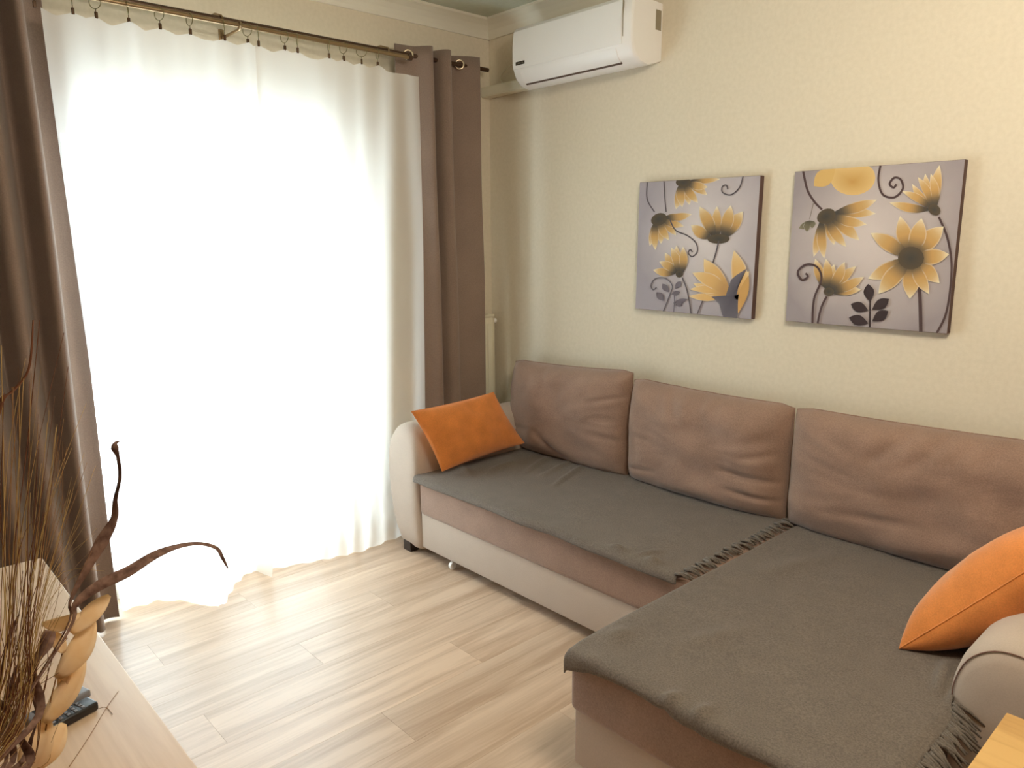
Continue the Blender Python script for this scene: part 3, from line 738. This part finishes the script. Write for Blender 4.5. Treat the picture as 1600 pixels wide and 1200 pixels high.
# throws
def ridge(x, y, p0, p1, w, h):
    ax, ay = p0; bx, by = p1; dx, dy = bx-ax, by-ay; L2 = dx*dx+dy*dy
    t = max(0, min(1, ((x-ax)*dx+(y-ay)*dy)/L2)); d = math.hypot(x-ax-dx*t, y-ay-dy*t)
    return 1.7*h*math.exp(-(d/w)**2)*math.sin(PI*min(1, max(.0, t))*.8+.3)
def q2(px, py, z=.41): p = at(px, py, 2, z); return (p.x, p.y)
rm = [(q2(845, 745), q2(930, 705), .014, .008), (q2(865, 760), q2(915, 725), .012, .007), (q2(820, 740), q2(860, 712), .014, .006), (q2(760, 740), q2(800, 722), .02, .007), (q2(720, 728), q2(735, 745), .02, .008),
      (q2(955, 855), q2(975, 862), .016, .012), (q2(1010, 875), q2(1030, 880), .016, .012), (q2(990, 870), q2(1035, 862), .012, .006)]
xm0, xm1, yfm = .432, 1.908, -.868
def throw_main(u, t):
    # t 0 back .. 1 front ; last 12 percent drops over the edge
    x = xm0+(xm1-xm0)*u + .008*noise.noise(Vector((0, t*6, 3)))*(1 if u > .9 else 0)
    L = (yfm+.10)*-1; s = t*(L+.035)
    yf = yfm-.004-.004*math.sin(u*17)-.006*noise.noise(Vector((u*9, 1, 2)))
    if s < L-.012: y = -.10-s; z = SZ+.010
    else:
        k = (s-(L-.012))/.047; ang = min(1, k*1.6)*PI/2*.95
        y = -.10-(L-.012)-.016*math.sin(ang); z = SZ+.010-.016*(1-math.cos(ang)) - max(0, k-.6)*.028
        y += (yf-yfm)
    z += .0025*noise.noise(Vector((x*5, y*5, 1.))) + .0012*noise.noise(Vector((x*16, y*16, 5.)))
    for r in rm: z += ridge(x, y, *r)
    return (x, y, z)
th = thing('sofa_throw', 'grey-brown throw spread over the long seat, fringed at its right end', 'throw', 'grey-brown sofa throws')
sheet('throw_cloth', 150, 80, throw_main, M['throw'], th, .006)
def fringe(parent, pts, dirs, m, per=3, L=.045, r=.0035):
    b = MB()
    for p, d in zip(pts, dirs):
        p = Vector(p); d = Vector(d).normalized()
        for k in range(per):
            j = Vector((random.uniform(-.004, .004), random.uniform(-.004, .004), random.uniform(-.001, .001)))
            d2 = (d+Vector((random.uniform(-.3, .3), random.uniform(-.35, .35), 0))).normalized()
            ll = L*random.uniform(.75, 1.1)
            q = [p+j, p+j+d2*ll*.5+Vector((0, 0, .004)), p+j+d2*ll+Vector((0, 0, -.004))]
            b.tube(q, [r*1.1, r*.9, r*.5], 5)
    o = b.build('fringe', m, parent, True); o['kind'] = 'stuff'; return o
n = 46; pts = []; dirs = []
for k in range(n):
    y = -.13-.735*k/(n-1); pts.append((xm1-.006, y, SZ+.013+.004*math.sin(k*1.7))); dirs.append((1, .15*math.sin(k*2.3), -.02))
fringe(th, pts, dirs, M['throw'], 2, .055, .0042)
# chaise throw
xc0, xc1, yfc = 1.964, 2.760, -1.446
rc = [(q2(1060, 1010), q2(1160, 985), .03, .004), (q2(950, 1000), q2(985, 985), .03, .006), (q2(1465, 1085), q2(1480, 1040), .014, .016), (q2(1490, 1110), q2(1500, 1060), .014, .014), (q2(1180, 900), q2(1300, 870), .04, .004), (q2(1035, 1098), q2(1060, 1085), .014, .007), (q2(1085, 1120), q2(1110, 1105), .014, .007)]
def throw_ch(u, t):
    Lx = xc1-xc0; Ly = -.10-yfc
    # side overhangs
    def wrap(s, L, drop):
        """s along outward direction from inner edge; returns in-plane, dz"""
        if s <= L-.010: return s, 0
        k = s-(L-.010); ang = min(1, k/.025)*PI/2*.95
        if drop: return s-.004*min(1, k/.03), -.22*max(0, k-.01)
        return L-.010+.018*math.sin(ang), -.018*(1-math.cos(ang))-max(0, k-.025)*1.0
    wleft = .014+.004*math.sin(t*11); wright = .026*sm((t-.62)/.06)+.002
    s = -wleft+(Lx+wleft+wright)*u
    if s < Lx/2:
        a, dz1 = wrap(Lx/2-s, Lx/2, 0); xx = xc0+Lx/2-a
    else:
        a, dz1 = wrap(s-Lx/2, Lx/2, 1); xx = xc0+Lx/2+a
    ov = .028+.007*math.sin(u*13+1)+.012*max(0, 1-u*7)
    st = t*(Ly+ov); a, dz2 = wrap(st, Ly, 0); yy = -.10-a
    z = SZ+.011+dz1+dz2
    z += .003*noise.noise(Vector((xx*4, yy*4, 8.))) + .0012*noise.noise(Vector((xx*14, yy*14, 2.)))
    for r in rc: z += ridge(xx, yy, *r)
    # corner pulls out to a point
    cnr = max(0, 1-u*9)*max(0, 1-(1-t)*14)
    xx += .004*cnr; yy -= .002*cnr; z -= .016*cnr
    return (xx, yy, z)
tc_ = thing('sofa_throw', 'grey-brown throw covering the chaise, corner pointing out at its foot', 'throw', 'grey-brown sofa throws')
sheet('throw_cloth', 120, 130, throw_ch, M['throw'], tc_, .006)
pts = []; dirs = []
for k in range(40):
    t_ = .635+.36*k/39; p = throw_ch(1, t_); pts.append(p); dirs.append((.9, -.15+.2*math.sin(k*2), -.45))
fringe(tc_, pts, dirs, M['throw'], 2, .068, .0045)

# ------------------------------------------------------------------ TV stand and its things
TZ = .50
tv = thing('tv_stand', 'light beech low cabinet running along the bottom left', 'cabinet')
b = MB(); b.box((.535, -2.86, TZ-.03), (2.62, -2.402, TZ), .0025); auto_smooth(b.build('top_board', M['stand'], tv))
b = MB(); b.box((.55, -2.85, .06), (2.60, -2.425, TZ-.03)); b.build('body', M['stand'], tv)
for k in range(3):
    xa = .56+k*.68; b = MB(); b.box((xa, -2.425, .075), (xa+.67, -2.407, TZ-.036), .002); d = auto_smooth(b.build('door', M['stand'], tv))
    b = MB(); b.tube([(xa+.28, -2.395, .40), (xa+.40, -2.395, .40)], .005, 8); b.tube([(xa+.29, -2.408, .40), (xa+.29, -2.395, .40)], .004, 6); b.tube([(xa+.39, -2.408, .40), (xa+.39, -2.395, .40)], .004, 6); b.build('handle', M['greyp'], d)
for x, y in ((.60, -2.45), (.60, -2.82), (2.55, -2.45), (2.55, -2.82)):
    b = MB(); b.box((x-.025, y-.02, 0), (x+.025, y+.02, .062), .002); b.build('foot', M['foot'], tv)
def remote(label, p0, p1, w, hgt, m, nb):
    p0 = Vector(p0); p1 = Vector(p1); d = (p1-p0); L = d.length
    t = thing('remote_control', label, 'remote control', 'remote controls on the cabinet', loc=tuple(p0)); t.rotation_euler = (0, 0, math.atan2(d.y, d.x))
    b = MB(); b.box((0, -w/2, 0), (L, w/2, hgt), .005); auto_smooth(b.build('case', m, t), 50)
    for i in range(nb):
        for j in range(3):
            b = MB(); x = L*(.14+.74*i/nb); y = (j-1)*w*.27; b.box((x, y-.0035, hgt-.001), (x+.007, y+.0035, hgt+.0015), .0007); b.build('button', M['greyp'] if m is M['dark'] else M['dark'], t)
    return t
z_ = TZ+.001
a = at(40, 1150, 2, TZ+.012); c = at(146, 1097, 2, TZ+.012)
remote('black remote control lying nearer the front on the beech cabinet', (a.x+.01, a.y-.005, z_), (c.x, c.y, z_), .042, .020, M['dark'], 7)
a2 = at(55, 1120, 2, TZ+.012); c2 = at(136, 1078, 2, TZ+.012)
dd = Vector((c2.x-a2.x, c2.y-a2.y, 0)).normalized()
remote('grey remote control lying just behind the black one', (c2.x-dd.x*.13, c2.y-dd.y*.13, z_), (c2.x, c2.y, z_), .034, .018, M['greyp'], 6)
p = [at(x, y, 2, TZ+.0015) for x, y in ((152, 1108), (165, 1105), (176, 1116))]; p2_ = [at(x, y, 2, TZ+.0015) for x, y in ((108, 1198), (140, 1150), (165, 1108), (185, 1080))]
b = MB(); b.tube(catmull(p, 4), .0006, 5); b.tube(catmull(p2_, 4), .0006, 5)
tag(b.build('fallen_grass_blade', M['strawm'], None, True), 'hair-thin dry grass wisp fallen on the cabinet beside the remotes', 'grass')

# side table
tb = thing('side_table', 'golden oak side table corner at the bottom right, beside the chaise arm', 'table')
b = MB(); b.box((2.892, -1.62, TZ-.032), (3.42, -1.067, TZ), .002); auto_smooth(b.build('table_top', M['table'], tb))
for x, y in ((2.925, -1.10), (3.385, -1.10), (2.925, -1.585), (3.385, -1.585)):
    b = MB(); b.box((x-.02, y-.02, 0), (x+.02, y+.02, TZ-.032), .002); b.build('leg', M['table'], tb)

# ------------------------------------------------------------------ dried arrangement
dv = thing('dried_arrangement', 'tall dried grasses, curled leaves and papery pods in a vase at far left', 'dried plant')
vx, vy = 1.955, -2.755
b = MB(); b.lathe((vx, vy, TZ), [(0, 0), (.045, 0), (.06, .01), (.075, .06), (.072, .11), (.05, .16), (.034, .185), (.038, .20), (.033, .20), (.029, .185), (.044, .155), (.06, .11), (.05, .03), (0, .02)], 28)
auto_smooth(b.build('vase', M['vase'], dv), 60)
mouth = Vector((vx, vy, TZ+.19))
def stem(px_pts, X0, X1, r, m, name, tip=None):
    """stem leaving the vase mouth and passing the listed sight lines between the planes x=X0 and x=X1"""
    n = len(px_pts); P = [mouth+Vector((random.uniform(-.02, .02), random.uniform(-.02, .02), -.10)), mouth+Vector((random.uniform(-.022, .022), random.uniform(-.022, .022), 0))]
    for i, (x, y) in enumerate(px_pts): P.append(at(x, y, 0, X0+(X1-X0)*(i/(max(1, n-1)))))
    C = catmull(P, 5); N_ = len(C)
    b = MB(); b.tube(C, [r*(1-.6*i/N_) for i in range(N_)], 5)
    return b.build(name, m, dv, True), C
st_specs = [  # (pixel way-points), X0, X1, radius, material
 ([(8, 1020), (22, 860), (42, 700), (62, 500)], 1.90, 1.75, .0016, 'strawd'),
 ([(12, 1040), (30, 850), (60, 690), (100, 520)], 1.92, 1.80, .0010, 'strawd'),
 ([(40, 1080), (44, 960), (52, 850), (60, 700)], 1.86, 1.78, .0012, 'strawd'),
 ([(20, 1080), (50, 900), (85, 760), (135, 630)], 1.88, 1.72, .0008, 'straw'),
 ([(15, 1090), (45, 930), (75, 800), (112, 700)], 1.88, 1.75, .0008, 'straw'),
 ([(25, 1100), (60, 960), (90, 850), (110, 765)], 1.86, 1.75, .0008, 'straw'),
 ([(35, 1100), (70, 1000), (95, 900), (98, 690)], 1.86, 1.72, .0007, 'strawm'),
 ([(10, 1060), (20, 940), (30, 800), (30, 600)], 1.92, 1.82, .0010, 'straw'),
 ([(5, 1050), (8, 900), (6, 760), (2, 540)], 1.92, 1.85, .0012, 'straw'),
 ([(2, 1000), (4, 860), (14, 700), (40, 560)], 1.93, 1.80, .0009, 'straw'),
 ([(12, 1000), (22, 900), (40, 830), (60, 810)], 1.92, 1.85, .0009, 'strawd'),
 ([(50, 1190), (68, 1080), (92, 1000), (118, 955)], 1.84, 1.78, .0012, 'strawd'),
 ([(48, 1195), (62, 1110), (75, 1050), (72, 990)], 1.84, 1.80, .0011, 'strawd'),
 ([(30, 1120), (40, 1020), (52, 880), (70, 800)], 1.86, 1.78, .0012, 'strawd'),
 ([(20, 1100), (30, 1000), (38, 930), (42, 860)], 1.88, 1.80, .0012, 'strawd'),
 ([(65, 1198), (80, 1160), (100, 1110), (125, 1060)], 1.82, 1.78, .0007, 'strawm'),
 ([(40, 1150), (45, 1020), (75, 900), (108, 830)], 1.84, 1.75, .0006, 'strawm')]
for px, a_, c_, r_, m_ in st_specs: stem(px, a_, c_, r_, M[m_], 'grass_stem')
for k in range(62):
    bx = random.uniform(-15, 42); tx = bx + random.gauss(26, 42); ty = random.uniform(570, 1080)
    my = (1120+ty)/2
    stem([(bx, 1120), ((bx+tx)/2+random.uniform(-8, 4), my), (tx, ty)], random.uniform(1.84, 1.94), random.uniform(1.7, 1.9), random.choice([.0005, .0008, .0011]), M[random.choice(['straw', 'strawm', 'strawd', 'strawd'])], 'grass_stem')
# feathery seed heads
def blade(px_pts, X0, X1, wid, m, name, tw=1.0, n=5, thick=.0008):
    P = [mouth+Vector((0, 0, -.08)), mouth+Vector((.0, .005, 0))] if tw >= 0 else []
    k = len(px_pts)
    for i, (x, y) in enumerate(px_pts): P.append(at(x, y, 0, X0+(X1-X0)*(i/(k-1))))
    C = catmull(P, n); N_ = len(C); vs = []; fs = []
    view = CAM
    for i, p in enumerate(C):
        d = (C[min(i+1, N_-1)]-C[max(i-1, 0)]).normalized()
        f = i/(N_-1)
        side = d.cross(Vector((.75, -.2, .55))).normalized(); nn = d.cross(side)
        ang = abs(tw)*1.6*math.sin(f*7)
        s = (side*math.cos(ang)+nn*math.sin(ang))
        ww = wid[min(len(wid)-1, int(f*(len(wid)-1)))]*(1-(f*(len(wid)-1) % 1)) + wid[min(len(wid)-1, int(f*(len(wid)-1))+1)]*(f*(len(wid)-1) % 1)
        cup = nn*math.cos(ang)-side*math.sin(ang)
        vs += [p-s*ww/2, p+cup*ww*.15, p+s*ww/2]
        if i: a = (i-1)*3; fs += [(a, a+1, a+4, a+3), (a+1, a+2, a+5, a+4)]
    o = mesh(name, vs, fs, m, dv, True); md = o.modifiers.new('s', 'SOLIDIFY'); md.thickness = thick
    return o
blade([(100, 990), (110, 940), (135, 890), (160, 845), (178, 810), (180, 780), (187, 745), (184, 715), (179, 700), (181, 692), (188, 689)], 1.82, 1.78, [.002, .002, .003, .008, .016, .022, .014, .013, .016, .009, .014, .006, .001], M['curl'], 'curled_leaf', .7)
blade([(105, 990), (118, 945), (155, 915), (200, 893), (240, 868), (275, 854), (310, 849), (338, 856), (348, 872), (356, 888)], 1.84, 1.76, [.002, .002, .003, .010, .018, .020, .020, .020, .014, .010, .008, .006, .002], M['curl'], 'curled_leaf', .45)
blade([(-30, 900), (-20, 720), (0, 630), (20, 610), (45, 575), (52, 500)], 1.90, 1.80, [.004, .006, .012, .010, .004, .002], M['strawd'], 'curled_leaf', .4)
blade([(60, 1120), (50, 1050), (70, 1010), (78, 985)], 1.86, 1.82, [.003, .004, .012, .018, .026, .018], M['curl'], 'curled_leaf', .5)
for pts_, X_, wd_ in [([(20, 1190), (8, 1120), (30, 1060), (55, 1030)], 1.84, .016), ([(45, 1195), (30, 1150), (10, 1110), (-10, 1090)], 1.85, .020),
                      ([(30, 1195), (50, 1150), (58, 1110), (48, 1080)], 1.83, .014), ([(5, 1180), (20, 1130), (14, 1090), (26, 1040)], 1.86, .014), ([(10, 1190), (-5, 1100), (10, 1010), (30, 960)], 1.87, .010)]:
    blade(pts_, X_, X_-.03, [.002, .003, wd_*.6, wd_, wd_*.8, .002], M['curl'], 'curled_leaf', .8)
for k in range(34):
    tx = random.uniform(45, 165); ty = 560+(tx-45)*1.6+random.uniform(0, 160)
    stem([(random.uniform(10, 45), 1120), (20+tx*.38, 930+random.uniform(-30, 30)), (tx, ty)], random.uniform(1.83, 1.9), random.uniform(1.7, 1.8), random.choice([.0004, .0006, .0008]), M[random.choice(['straw', 'strawm'])], 'grass_stem')
# papery leaves
def pod(pa, pb, X, w, bend=0, name='papery_leaf'):
    a_ = at(*pa, 0, X); b_ = at(*pb, 0, X-.02); d = b_-a_; L = d.length; dn = d.normalized(); view = (CAM-a_).normalized()
    sd = dn.cross(view+Vector((random.uniform(-.3, .3), random.uniform(-.3, .3), random.uniform(-.3, .3)))).normalized(); nn = sd.cross(dn)
    vs, fs = [], []; n = 10
    for i in range(n+1):
        t = i/n; ww = w*math.sin(PI*min(.97, t*.9+.06))**.75*.5; c = a_+d*t+sd*bend*math.sin(PI*t)+nn*.010*math.sin(PI*t)
        for s in (-1, -.5, 0, .5, 1): vs.append(c+sd*ww*s+nn*(.25*ww*(s*s)))
        if i:
            for j in range(4): q = (i-1)*5+j; fs.append((q, q+1, q+6, q+5))
    o = mesh(name, vs, fs, M['paper'], dv, True); md = o.modifiers.new('s', 'SOLIDIFY'); md.thickness = .0006; return o
pod((112, 990), (171, 930), 1.80, .032); pod((90, 1060), (146, 965), 1.80, .042, .008); pod((70, 1130), (132, 1032), 1.80, .040, .006)
pod((125, 960), (66, 975), 1.80, .026, -.012); pod((100, 1020), (78, 985), 1.81, .022); pod((60, 1200), (100, 1130), 1.79, .045); pod((40, 1215), (75, 1120), 1.80, .05)
pod((95, 1085), (110, 1010), 1.79, .022)
stem([(55, 1190), (80, 1090), (100, 1010), (112, 960), (118, 945)], 1.80, 1.79, .0018, M['strawm'], 'pod_stem')
